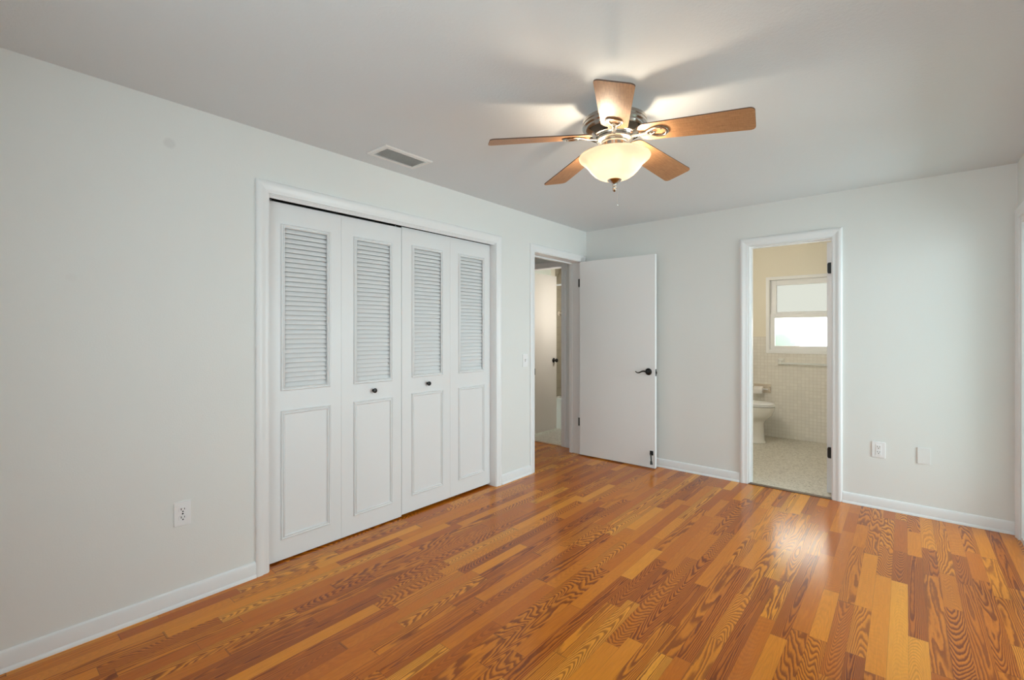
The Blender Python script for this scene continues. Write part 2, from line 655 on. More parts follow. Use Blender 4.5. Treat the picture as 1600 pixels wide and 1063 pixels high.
struct(hb.build('wall_shower', M['shower_tile']), 'olive tiled shower wall beyond the hall doorway', 'wall')
struct(MB().box(-2.3, -T, HY + T, 1.72, H, H + 0.1).build('ceiling_hall_bathroom', M['ceiling']))

# ---- main bathroom
struct(MB().box(0.70, 3.0, 0.03, BY, -0.06, 0.0).build('floor_bathroom', M['terrazzo']), 'speckled terrazzo floor of the bathroom', 'floor')
WX0, WX1, WZ0, WZ1 = 1.350, 2.150, 1.085, 2.020
bw = MB()
bw.box(0.62, WX0, BY, BY + T, 0, 2.62)
bw.box(WX1, 3.0, BY, BY + T, 0, 2.62)
bw.box(WX0, WX1, BY, BY + T, 0, WZ0)
bw.box(WX0, WX1, BY, BY + T, WZ1, 2.62)
struct(bw.build('wall_bathroom_back', M['cream']), 'cream upper bathroom wall around the window', 'wall')
bw = MB()
bw.box(0.62, 0.70, T, BY, 0, 2.62)
bw.box(2.96, 3.04, T, BY, 0, 2.62)
bw.box(0.70, BX0 - 0.02, T, T + 0.01, 0, 2.62)
bw.box(BX1 + 0.02, 2.96, T, T + 0.01, 0, 2.62)
bw.box(BX0 - 0.02, BX1 + 0.02, T, T + 0.01, BH + 0.02, 2.62)
struct(bw.build('wall_bathroom_side', M['cream']))
TZ = 1.275
tl = MB()
tl.box(0.70, WX0 - 0.022, BY - 0.008, BY, 0, TZ)
tl.box(WX0 - 0.022, WX1 + 0.022, BY - 0.008, BY, 0, WZ0 - 0.022)
tl.box(WX1 + 0.022, 2.96, BY - 0.008, BY, 0, TZ)
struct(tl.build('wall_bathroom_tile', M['tile']), 'bone coloured mosaic tile on the lower bathroom wall', 'wall tile')
struct(MB().box(0.62, 3.04, T, BY + T, 2.62, 2.70).build('ceiling_bathroom', M['ceiling']))
struct(MB().box(BX0, BX1, -0.012, 0.034, -0.002, 0.006, 0.002).build('trim_threshold', M['threshold']), 'thin brown strip where wood floor meets bathroom floor', 'threshold')
struct(MB().box(HB0, HB1, HY - 0.018, HY + 0.02, -0.002, 0.006, 0.002).build('trim_hall_threshold', plain('tan_strip', (0.55, 0.38, 0.25), 0.4)), 'tan strip where the hall floor meets terrazzo', 'threshold')

# ------------------------------------------------------------------ casings, jambs, baseboards
PROF = [(0.0, 0.0), (0.0, 0.009), (0.004, 0.0115), (0.012, 0.012), (0.026, 0.0125), (0.034, 0.016), (0.044, 0.0185), (0.056, 0.0185), (0.062, 0.016), (0.0665, 0.011), (0.0665, 0.0)]


def casing(name, to3, a0, a1, zt, prof=PROF, parent=None):
    """mitred door casing; to3(a, z, t) maps along-wall a, height z, stand-off t"""
    mb = MB()

    def strip(f0, f1):
        A = [mb.bm.verts.new(f0(u, t)) for u, t in prof]
        B = [mb.bm.verts.new(f1(u, t)) for u, t in prof]
        n = len(prof)
        for i in range(n - 1):
            mb.bm.faces.new((A[i], A[i + 1], B[i + 1], B[i]))
        mb.bm.faces.new((A[0], B[0], B[-1], A[-1]))
        mb.bm.faces.new(A[::-1])
        mb.bm.faces.new(B)
    strip(lambda u, t: to3(a0 - u, 0, t), lambda u, t: to3(a0 - u, zt + u, t))
    strip(lambda u, t: to3(a1 + u, 0, t), lambda u, t: to3(a1 + u, zt + u, t))
    strip(lambda u, t: to3(a0 - u, zt + u, t), lambda u, t: to3(a1 + u, zt + u, t))
    return mb.build(name, M['trim'], parent, smooth=40)


onleft = lambda a, z, t: Vector((t, a, z))
onback = lambda a, z, t: Vector((a, -t, z))
onhall = lambda a, z, t: Vector((a, HY - t, z))
onright = lambda a, z, t: Vector((XR - t, a, z))
struct(casing('trim_1', onleft, CL0 - 0.002, CL1 + 0.002, CLH + 0.002), 'white moulded casing around the closet opening', 'door casing')
tr2 = struct(casing('trim_2', onleft, HL0 - 0.002, HL1 + 0.002, HLH + 0.002), 'white moulded casing around the hall doorway', 'door casing')
struct(casing('trim_3', onback, BX0 - 0.004, BX1 + 0.002, BH + 0.003), 'white moulded casing around the bathroom doorway', 'door casing')
struct(casing('trim_4', onhall, HB0 - 0.002, HB1 + 0.002, HBH + 0.002), 'dim casing around the doorway at the end of the hall', 'door casing')
struct(casing('trim_5', onright, PD0 - 0.002, PD1 + 0.002, PDH + 0.002), 'white casing at the right edge of the photo', 'door casing')
MB().box(-0.004, 0.010, HL0 - 0.002, HL0 + 0.006, 0.925, 0.985, 0.001).build('strike_plate', M['black'], tr2)

# jamb linings with stops
j = MB()
e = 0.004
j.box(-T - 0.032, 0.002, HL1 - e, HL1 + 0.0, 0, HLH - e)
j.box(-T - 0.032, 0.002, HL0, HL0 + e, 0, HLH - e)
j.box(-T - 0.032, 0.002, HL0, HL1, HLH - e, HLH)
j.box(-0.150, -0.117, HL1 - 0.016, HL1 - e, 0, HLH - 0.016)
j.box(-0.150, -0.117, HL0 + e, HL0 + 0.016, 0, HLH - 0.016)
j.box(-0.150, -0.117, HL0 + e, HL1 - e, HLH - 0.016, HLH - e)
struct(j.build('trim_6', M['trim']), 'white jamb and stop inside the hall doorway', 'door jamb')
j = MB()
j.box(BX0, BX0 + e, -0.002, T + 0.012, 0, BH - e)
j.box(BX1 - e, BX1, -0.002, T + 0.012, 0, BH - e)
j.box(BX0, BX1, -0.002, T + 0.012, BH - e, BH)
j.box(BX0 + e, BX0 + 0.014, 0.045, 0.080, 0, BH - 0.014)
j.box(BX0 + e, BX1 - e, 0.045, 0.080, BH - 0.014, BH - e)
struct(j.build('trim_7', M['trim']), 'white jamb inside the bathroom doorway', 'door jamb')
j = MB()
j.box(HB0, HB0 + e, HY - 0.002, HY + T, 0, HBH)
j.box(HB1 - e, HB1, HY - 0.002, HY + T, 0, HBH)
j.box(HB0, HB1, HY - 0.002, HY + T, HBH - e, HBH)
struct(j.build('trim_8', M['trim']), 'jamb of the doorway at the end of the hall', 'door jamb')
j = MB()
j.box(-T, 0.002, CL0, CL0 + e, 0, CLH - e)
j.box(-T, 0.002, CL1 - e, CL1, 0, CLH - e)
j.box(-T, 0.002, CL0, CL1, CLH - e, CLH)
j.box(-0.030, -0.008, CL0 + e, CL1 - e, CLH - 0.009, CLH - e, 0.001)
j.box(-0.026, -0.012, CL0 + e, CL1 - e, CLH - 0.015, CLH - 0.009, 0.001)
struct(j.build('trim_9', M['trim']), 'white lining and valance inside the closet opening', 'door jamb')
struct(MB().box(-0.090, -0.034, CL0 + 0.006, CL1 - 0.006, CLH - 0.0085, CLH - e).build('trim_10', M['dark']), 'bifold track along the top of the closet opening, coloured black as gap shade', 'track')  # track coloured near-black so the gap over the leaves reads as shade

BBP = [(0, 0), (0.020, 0.0), (0.020, 0.006), (0.0165, 0.014), (0.0125, 0.017), (0.0125, 0.068), (0.009, 0.078), (0.003, 0.083), (0, 0.083)]


def baseboard(name, to3, a0, a1, label=None):
    mb = MB()
    A = [mb.bm.verts.new(to3(a0, z, t)) for t, z in BBP]
    B = [mb.bm.verts.new(to3(a1, z, t)) for t, z in BBP]
    n = len(BBP)
    for i in range(n):
        mb.bm.faces.new((A[i], A[(i + 1) % n], B[(i + 1) % n], B[i]))
    mb.bm.faces.new(A[::-1])
    mb.bm.faces.new(B)
    return struct(mb.build(name, M['trim'], smooth=30), label, 'baseboard' if label else None)


baseboard('baseboard_left', onleft, YF, CL0 - 0.0695, 'long white baseboard left of the closet')
baseboard('baseboard_left_short', onleft, CL1 + 0.0695, HL0 - 0.0695, 'short white baseboard between closet and hall doorway')
baseboard('baseboard_back', onback, 0.0, BX0 - 0.0715, 'white baseboard behind the open door')
baseboard('baseboard_back_right', onback, BX1 + 0.0695, XR, 'white baseboard under the two wall plates')
baseboard('baseboard_right', onright, YF, PD0 - 0.0695)
baseboard('baseboard_front', lambda a, z, t: Vector((a, YF + t, z)), 0, XR)
baseboard('baseboard_hall', onhall, HB1 + 0.0695, -T, 'short dim baseboard inside the hall')

# ------------------------------------------------------------------ windows


def rect_frame(mb, x0, x1, z0, z1, wd, y0, y1, bev=0.002):
    mb.box(x0, x0 + wd, y0, y1, z0, z1, bev)
    mb.box(x1 - wd, x1, y0, y1, z0, z1, bev)
    mb.box(x0 + wd, x1 - wd, y0, y1, z0, z0 + wd, bev)
    mb.box(x0 + wd, x1 - wd, y0, y1, z1 - wd, z1, bev)


win = empty('window_1', (0, 0, 0), label='frosted white sash window in the cream bathroom wall', cat='window', kind='structure')
f = MB()
rect_frame(f, WX0 - 0.020, WX1 + 0.020, WZ0 - 0.020, WZ1 + 0.016, 0.040, BY - 0.016, BY - 0.0005, 0.004)
rect_frame(f, WX0, WX1, WZ0, WZ1, 0.024, BY, BY + 0.11, 0.002)
f.build('window_frame', M['trim'], win)
px0, px1 = 1.448, 2.052
s1 = MB()
rect_frame(s1, WX0 + 0.0235, WX1 - 0.0235, 1.525, WZ1 - 0.0235, 0.0665, BY + 0.055, BY + 0.085, 0.004)
s1 = s1.build('upper_sash', M['trim'], win)
MB().box(WX0 + 0.088, WX1 - 0.088, BY + 0.068, BY + 0.072, 1.580, WZ1 - 0.082).build('pane', M['frosted_dim'], s1)
s2 = MB()
rect_frame(s2, WX0 + 0.024, WX1 - 0.024, WZ0 + 0.024, 1.565, 0.052, BY + 0.018, BY + 0.050, 0.004)
s2.box(1.66, 1.72, BY + 0.008, BY + 0.03, 1.560, 1.570, 0.003)
s2 = s2.build('lower_sash', M['trim'], win)
MB().box(WX0 + 0.074, WX1 - 0.074, BY + 0.030, BY + 0.034, WZ0 + 0.074, 1.515).build('pane', M['frosted'], s2)

pd = empty('window_2', (0, 0, 0), kind='structure')
f = MB()
for (y0, y1, xo) in ((PD0 + 0.03, -1.04, XR + 0.045), (-1.12, PD1 - 0.03, XR + 0.085)):
    f.box(xo, xo + 0.03, y0, y0 + 0.06, 0.03, PDH - 0.03)
    f.box(xo, xo + 0.03, y1 - 0.06, y1, 0.03, PDH - 0.03)
    f.box(xo, xo + 0.03, y0 + 0.06, y1 - 0.06, 0.03, 0.11)
    f.box(xo, xo + 0.03, y0 + 0.06, y1 - 0.06, PDH - 0.10, PDH - 0.03)
f.box(XR, XR + T, PD0, PD1, 0.0, 0.03)
f.box(XR, XR + T, PD0, PD1, PDH - 0.03, PDH)
f.box(XR, XR + T, PD0, PD0 + 0.03, 0.03, PDH - 0.03)
f.box(XR, XR + T, PD1 - 0.03, PD1, 0.03, PDH - 0.03)
f.build('patio_door_frame', M['trim'], pd)
MB().box(XR + 0.058, XR + 0.062, PD0 + 0.09, -1.10, 0.11, PDH - 0.10).build('pane', M['clear'], pd)
MB().box(XR + 0.098, XR + 0.102, -1.06, PD1 - 0.09, 0.11, PDH - 0.10).build('pane', M['clear'], pd)

w3 = empty('window_rear_added', (0, 0, 0), kind='structure')  # unseen window behind the camera, added and placed to fill the back wall
f = MB()
rect_frame(f, FW0, FW1, FZ0, FZ1, 0.05, YF - 0.09, YF - 0.03, 0.003)
f.box((FW0 + FW1) / 2 - 0.025, (FW0 + FW1) / 2 + 0.025, YF - 0.09, YF - 0.03, FZ0 + 0.05, FZ1 - 0.05)
rect_frame(f, FW0 - 0.06, FW1 + 0.06, FZ0 - 0.06, FZ1 + 0.06, 0.06, YF, YF + 0.018, 0.003)
f.build('window_frame', M['trim'], w3)
MB().box(FW0 + 0.05, FW1 - 0.05, YF - 0.062, YF - 0.058, FZ0 + 0.05, FZ1 - 0.05).build('pane', M['clear'], w3)

w4 = empty('window_side_added', (0, 0, 0), kind='structure')
f = MB()
zm = (SWZ0 + SWZ1) / 2
for (y0, y1, z0, z1) in ((SW0, SW0 + 0.05, SWZ0, SWZ1), (SW1 - 0.05, SW1, SWZ0, SWZ1), (SW0 + 0.05, SW1 - 0.05, SWZ0, SWZ0 + 0.05), (SW0 + 0.05, SW1 - 0.05, SWZ1 - 0.05, SWZ1), (SW0 + 0.05, SW1 - 0.05, zm - 0.02, zm + 0.02)):
    f.box(XR + 0.03, XR + 0.09, y0, y1, z0, z1, 0.003)
for (y0, y1, z0, z1) in ((SW0 - 0.06, SW0, SWZ0 - 0.06, SWZ1 + 0.06), (SW1, SW1 + 0.06, SWZ0 - 0.06, SWZ1 + 0.06), (SW0, SW1, SWZ0 - 0.06, SWZ0), (SW0, SW1, SWZ1, SWZ1 + 0.06)):
    f.box(XR - 0.018, XR, y0, y1, z0, z1, 0.003)
f.build('window_frame', M['trim'], w4)
MB().box(XR + 0.058, XR + 0.062, SW0 + 0.05, SW1 - 0.05, SWZ0 + 0.05, zm - 0.02).build('pane', M['clear'], w4)
MB().box(XR + 0.058, XR + 0.062, SW0 + 0.05, SW1 - 0.05, zm + 0.02, SWZ1 - 0.05).build('pane', M['clear'], w4)

# walls and roof added outside the sliding door to block grazing daylight, with slab
pw = MB()
pw.box(XR + T, XR + 2.0, 0.02, 0.14, -0.06, 2.50)
pw.box(XR + T, XR + 2.0, -2.42, -2.30, -0.06, 2.50)
struct(pw.build('wall_light_baffle', M['patio']))
struct(MB().box(XR + T, XR + 2.1, -2.50, 0.22, 2.50, 2.58).build('ceiling_light_baffle', M['patio']))
struct(MB().box(XR + T, XR + 2.4, -2.60, 0.30, -0.16, -0.06).build('floor_patio', M['outside']))

# foliage outside the bathroom window
def leafy(name, c, rad, n, seed, label, cat):
    rnd = random.Random(seed)
    mb = MB()
    for i in range(n):
        d = Vector((rnd.gauss(0, 1), rnd.gauss(0, 1), rnd.gauss(0, 1)))
        d.normalize()
        p = Vector(c) + Vector((d.x * rad[0], d.y * rad[1], d.z * rad[2])) * rnd.uniform(0.4, 1.0)
        l = rnd.uniform(0.06, 0.12)
        q = Matrix.Translation(p) @ Matrix.Rotation(rnd.uniform(0, 6.28), 4, 'Z') @ Matrix.Rotation(rnd.uniform(-1.2, 1.2), 4, 'X')
        mb.prism([(0, -l, 0), (l * .35, -l * .2, 0), (l * .25, l * .5, 0), (0, l, 0), (-l * .25, l * .5, 0), (-l * .35, -l * .2, 0)], (0, 0, 0.002), q)
    o = mb.build(name, M['foliage'])
    st = MB()
    for k in range(5):
        a = k * 1.26
        st.tube([(c[0] + 0.03 * math.cos(a), c[1] + 0.03 * math.sin(a), -0.12), (c[0] + 0.10 * math.cos(a), c[1] + 0.10 * math.sin(a), c[2] + 0.05)], 0.008, 6)
    st.build('stem', M['threshold'], o)
    return tag(o, label, cat)


struct(MB().box(-2.0, 6.0, BY + T + 0.02, 7.0, -0.20, -0.10).build('ground', M['outside']))


leafy('garden_shrub', (1.22, 2.95, 1.06), (0.34, 0.24, 0.26), 1700, 3, 'green shrub blurred behind the frosted bathroom window', 'shrub')

# ------------------------------------------------------------------ bifold closet doors
DX = -0.060                                  # front face of the doors
LW = (CL1 - CL0 - 2 * e - 0.008) / 4 - 0.0005


def panel_molding(y0, y1, z0, z1):
    """raised moulding frame standing on the leaf's face (local x=0 is the face)"""
    mb = MB()
    prof = [(0, 0), (0.0005, 0.006), (0.004, 0.0095), (0.008, 0.0085), (0.0105, 0.0025), (0.013, 0.0025), (0.0155, 0.0075), (0.019, 0.0085), (0.0225, 0.005), (0.023, 0)]
    cor = [(y0, z0, 1, 1), (y1, z0, -1, 1), (y1, z1, -1, -1), (y0, z1, 1, -1)]
    rings = [[mb.bm.verts.new((t, cy + sy * u, cz + sz * u)) for u, t in prof] for cy, cz, sy, sz in cor]
    for i in range(4):
        a, b = rings[i], rings[(i + 1) % 4]
        for k in range(len(prof) - 1):
            mb.bm.faces.new((a[k], a[k + 1], b[k + 1], b[k]))
        mb.bm.faces.new((a[0], b[0], b[-1], a[-1]))
    return mb


def bifold_leaf(parent, y0, knob):
    """one leaf; local origin at leaf front, x=0 is its face"""
    z0, z1 = 0.019, 2.086
    ly0, ly1, lz0, lz1 = 0.086, 0.390, 0.997, 1.966
    f = MB()
    f.box(-0.030, 0, 0, ly0 + 0.010, z0, z1)
    f.box(-0.030, 0, ly1 - 0.010, LW, z0, z1)
    f.box(-0.030, 0, ly0 + 0.010, ly1 - 0.010, lz1 - 0.010, z1)
    f.box(-0.030, 0, ly0 + 0.010, ly1 - 0.010, z0, lz0 + 0.010)
    leaf = f.build('door_leaf', M['door'], parent, loc=(DX, y0, 0))
    lm = panel_molding(ly0, ly1, lz0, lz1).build('louver_frame', M['door'], leaf, smooth=50)
    lv = MB()
    n = 33
    a0, a1 = lz0 + 0.020, lz1 - 0.020
    pit = (a1 - a0) / n
    for i in range(n):
        zc = a0 + pit * (i + 0.5)
        m4 = Matrix.Translation((-0.0135, 0, zc)) @ Matrix.Rotation(R(60), 4, 'Y')
        hw = pit * 0.575
        pts = [(-hw, 0.0, 0.0), (-hw * 0.85, 0, 0.0030), (hw * 0.85, 0, 0.0030), (hw, 0, 0.0), (hw * 0.85, 0, -0.0030), (-hw * 0.85, 0, -0.0030)]
        pts = [(p[0], ly0 + 0.010, p[2]) for p in pts]
        lv.prism(pts, (0, ly1 - ly0 - 0.020, 0), m4)
    lv.build('louvers', M['door'], leaf)
    panel_molding(ly0, ly1, 0.134, 0.882).build('panel_molding', M['door'], leaf, smooth=50)
    if knob is not None:
        k = MB()
        mt = Matrix.Translation((0, knob, 0.944)) @ Matrix.Rotation(R(90), 4, 'Y')
        k.lathe([(0, 0), (0.009, 0), (0.0085, 0.003), (0.006, 0.007), (0.006, 0.012), (0.0125, 0.016), (0.016, 0.021), (0.016, 0.026), (0.0135, 0.030), (0.006, 0.0315), (0, 0.0315)], 24, mtx=mt)
        tag(k.build('knob', M['black'], leaf, smooth=35), 'small round black knob')
    return leaf


ya = CL0 + e + 0.002
bf = empty('bifold_door', (0, 0, -0.009), label='pair of white louvered bifold closet leaves nearest the camera, wider gap above', cat='closet door', group='bifold doors of the closet', kind='thing')
l1 = bifold_leaf(bf, ya, None)
l2 = bifold_leaf(bf, ya + LW + 0.001, 0.233)
for (yy) in (ya + 0.035, ya + 2 * LW - 0.04):
    MB().lathe([(0, 0), (0.004, 0), (0.004, 0.013), (0.0, 0.013)], 12, c=(DX - 0.012, yy, 2.0855)).build('pivot_pin', M['steel'], bf)
bf2 = empty('bifold_door', (0, 0, 0), label='pair of white louvered bifold closet leaves beside the light switch', cat='closet door', group='bifold doors of the closet', kind='thing')
yb = CL1 - e - 0.002 - 2 * LW - 0.001
l3 = bifold_leaf(bf2, yb, 0.233)
l4 = bifold_leaf(bf2, yb + LW + 0.001, None)

# ------------------------------------------------------------------ swing doors


def lever(parent, x, z, yface, sgn=1):
    """rose and wavy lever on the local -y face, pointing to -x"""
    k = MB()
    mt = Matrix.Translation((x, yface, z)) @ Matrix.Rotation(R(90), 4, 'X')
    k.lathe([(0, 0), (0.033, 0), (0.034, 0.003), (0.031, 0.008), (0.022, 0.012), (0.0125, 0.016), (0.0115, 0.045), (0.012, 0.052), (0, 0.055)], 28, mtx=mt)
    pts, rad = [], []
    for i in range(15):
        q = i / 14
        pts.append((x - 0.004 - 0.112 * q, yface - 0.047 - 0.004 * math.sin(q * PI), z + 0.008 * math.sin(q * 2.05 * PI) - 0.006 * q + (0.004 if q > .9 else 0)))
        rad.append(0.0105 - 0.0055 * q)
    k.tube(pts, rad, 12, flat=0.8)
    return k.build('lever_handle', M['black'], parent, smooth=45)


d1 = empty('door_1', (0.008, -0.145, 0), R(0.8), label='white flush door standing open against the back wall with a black lever', cat='door', kind='structure')
DW = 0.843
MB().box(0, DW, 0, 0.036, 0.012, 2.090, 0.002).build('door_slab', plain('door_slab_paint', (0.88, 0.885, 0.885), 0.4, bump=0.05, bscale=60), d1)
lever(d1, DW - 0.066, 0.946, -0.0005)
lt = MB()
lt.box(DW - 0.001, DW + 0.0015, 0.006, 0.030, 0.905, 0.972, 0.001)
lt.box(DW + 0.0015, DW + 0.010, 0.011, 0.024, 0.926, 0.950, 0.003)
lt.build('latch_plate', M['black'], d1)
for z0 in (1.826, 0.308):
    hg = MB()
    hg.box(-0.046, -0.012, 0.0488, 0.0505, z0, z0 + 0.089, 0.0005)
    hg.tube([(-0.006, 0.048, z0), (-0.006, 0.048, z0 + 0.089)], 0.0065, 12, up=(1, 0, 0))
    hg.box(-0.0015, 0.0005, 0.002, 0.046, z0, z0 + 0.089, 0.0005)
    hg.build('hinge', M['black'], d1, smooth=40)
ks = MB()
ks.box(DW - 0.052, DW - 0.018, -0.004, 0.0, 0.135, 0.178, 0.0015)
ks.tube([(DW - 0.044, -0.014, 0.158), (DW - 0.026, -0.014, 0.158)], 0.007, 10)
ks.box(DW - 0.043, DW - 0.027, -0.014, -0.002, 0.150, 0.166, 0.002)
ks.tube([(DW - 0.036, -0.016, 0.166), (DW - 0.033, -0.020, 0.125), (DW - 0.026, -0.030, 0.080)], [0.0075, 0.006, 0.006], 10, up=(1, 0, 0))
ks.tube([(DW - 0.0275, -0.029, 0.086), (DW - 0.022, -0.035, 0.054)], [0.009, 0.013], 14, up=(1, 0, 0))
tag(ks.build('kick_down_stop', M['black'], d1, smooth=40), 'small black kick-down door stop')

d2 = empty('door_2', (2.206, 0.122, 0), 0, label='white bathroom door opened inward, seen edge-on with black hinge leaves', cat='door', kind='structure')
MB().box(0, 0.036, 0.012, 0.60, 0.012, 2.070, 0.002).build('door_slab', M['door'], d2)
for z0 in (1.812, 0.298):
    hg = MB()
    prof = [(0.012, 0.0, z0), (0.044, 0.0, z0), (0.044, 0.0, z0 + 0.089), (0.012, 0.0, z0 + 0.089), (0.007, 0, z0 + 0.084), (0.005, 0.0, z0 + 0.075), (0.005, 0.0, z0 + 0.014), (0.007, 0.0, z0 + 0.005)]
    hg.prism(prof, (0, 0.0125, 0))
    hg.tube([(0.0435, 0.004, z0), (0.0435, 0.004, z0 + 0.089)], 0.0055, 10, up=(1, 0, 0))
    hg.build('hinge', M['black'], d2, smooth=40)

d3 = empty('door_3', (-0.925, HY + T - 0.02, 0), 0, label='cream flush door opened into the small bathroom beyond the hall', cat='door', kind='structure')
MB().box(-0.036, 0, 0.0, 0.595, 0.028, 2.092, 0.002).build('door_slab', M['cream_door'], d3)
k = MB()
mt = Matrix.Translation((0, 0.525, 0.955)) @ Matrix.Rotation(R(90), 4, 'Y')
k.lathe([(0, 0), (0.031, 0), (0.032, 0.004), (0.026, 0.009), (0.012, 0.013), (0.010, 0.030), (0.020, 0.037), (0.026, 0.046), (0.026, 0.056), (0.020, 0.063), (0, 0.065)], 28, mtx=mt)
tag(k.build('door_knob', M['black'], d3, smooth=40), 'black round knob')

# ------------------------------------------------------------------ ceiling fan
FDROP = 0.0846
FC = Vector((1.619, -2.419, H - FDROP))
fan = empty('ceiling_fan', tuple(FC), label='five-blade ceiling fan with maple blades, nickel housing and lit glass bowl', cat='ceiling fan')
fan.scale = (0.924, 0.924, 0.924)
cn = MB()
cn.lathe([(0.0, FDROP / 0.924 - 0.0005), (0.072, FDROP / 0.924 - 0.0005), (0.076, 0.084), (0.074, 0.060), (0.066, 0.030), (0.062, 0.012), (0.070, 0.0), (0.0, 0.0)], 48)
cn.build('canopy', M['nickel'], fan, smooth=35)
mh = MB()
mh.lathe([(0.0, 0.0), (0.163, 0.0), (0.166, -0.005), (0.166, -0.018), (0.163, -0.021), (0.163, -0.024), (0.167, -0.027), (0.167, -0.036), (0.163, -0.040), (0.160, -0.043), (0.159, -0.050), (0.150, -0.060), (0.122, -0.076), (0.104, -0.084), (0.100, -0.092), (0.0, -0.092)], 64)
mh = mh.build('motor_housing', M['nickel'], fan, smooth=35)
for i in range(5):
    a = 2 * PI * (i + 0.5) / 5 + R(225.66)
    pts = [(a + q * R(22), 0.1495, -0.0612) for q in (-1, -.5, 0, .5, 1)]
    pts += [(a + q * R(20), 0.1130, -0.0812) for q in (1, .5, 0, -.5, -1)]
    vt = MB().prism([(r * math.cos(b), r * math.sin(b), z) for b, r, z in pts], (0, 0, -0.0016))  # black patch on the surface stands in for a shaded cut-out
    tag(vt.build('vent_slot_shade', M['dark'], mh), 'black patch for a shaded slot in the housing')
fw_ = MB()
fw_.lathe([(0.0, -0.090), (0.090, -0.090), (0.094, -0.094), (0.094, -0.104), (0.086, -0.110), (0.072, -0.112), (0, -0.112)], 48)
fw_.build('flywheel', M['nickel'], fan, smooth=35)
sw = MB()
sw.lathe([(0.0, -0.110), (0.064, -0.110), (0.068, -0.113), (0.069, -0.118), (0.065, -0.122), (0.065, -0.165), (0.070, -0.170), (0.078, -0.176), (0.078, -0.184), (0.0, -0.184)], 48)
sw.build('switch_housing', M['nickel'], fan, smooth=35)
# glass bowl with a rolled rim, open at the top around the fitter
prof = [(0.178, -0.186), (0.1835, -0.188), (0.1855, -0.193), (0.183, -0.199), (0.174, -0.207), (0.160, -0.218), (0.146, -0.231), (0.134, -0.246), (0.122, -0.263), (0.106, -0.280), (0.084, -0.295), (0.056, -0.306), (0.025, -0.311), (0.010, -0.312)]
inner = [(r - 0.004 if r > 0.02 else r, z + 0.0045) for r, z in prof[3:]]
bowl = MB()
bowl.lathe(prof + inner[::-1] + [(0.174, -0.190)], 64, closed=True)
bowl.build('glass_bowl', M['shade'], fan, smooth=60)
st = MB()
st.lathe([(0.0, -0.184), (0.006, -0.184), (0.006, -0.300), (0.0, -0.300)], 12)
st.build('center_rod', M['nickel'], fan, smooth=40)
fi = MB()
fi.lathe([(0, -0.304), (0.036, -0.3085), (0.037, -0.312), (0.030, -0.318), (0.020, -0.324), (0.013, -0.331), (0.0085, -0.339), (0.009, -0.344), (0.011, -0.348), (0.0085, -0.353), (0.009, -0.357), (0.0115, -0.362), (0.009, -0.368), (0.004, -0.372), (0, -0.373)], 32)
fi.build('finial', M['nickel'], fan, smooth=45)
pc = MB()
for i in range(26):
    pc.lathe([(0, 0.0016), (0.0011, 0.0011), (0.0016, 0), (0.0011, -0.0011), (0, -0.0016)], 6, c=(0.016, 0.004, -0.330 - 0.0042 * i))
pc.lathe([(0, 0.0), (0.0025, -0.001), (0.003, -0.010), (0.0, -0.012)], 8, c=(0.016, 0.004, -0.438))
pc.build('pull_chain', M['chrome'], fan, smooth=60)
# bulbs: two lit candelabra bulbs inside the bowl
yaw = R(40.138)
rv = Vector((math.cos(yaw), math.sin(yaw), 0))
nv = Vector((math.sin(yaw), -math.cos(yaw), 0))      # towards the camera
for dx, dn in ((0.108, 0.0), (-0.092, -0.074)):
    p = rv * dx + nv * dn
    b = MB()
    b.lathe([(0, 0.022), (0.012, 0.020), (0.022, 0.010), (0.024, 0.0), (0.021, -0.012), (0.012, -0.021), (0, -0.024)], 20, c=(p.x, p.y, -0.232))
    b.lathe([(0, 0.0), (0.013, 0.0), (0.013, 0.022), (0, 0.022)], 16, c=(p.x, p.y, -0.214))
    tag(b.build('bulb', M['bulb'], fan, smooth=50), 'glowing bulb inside the bowl')


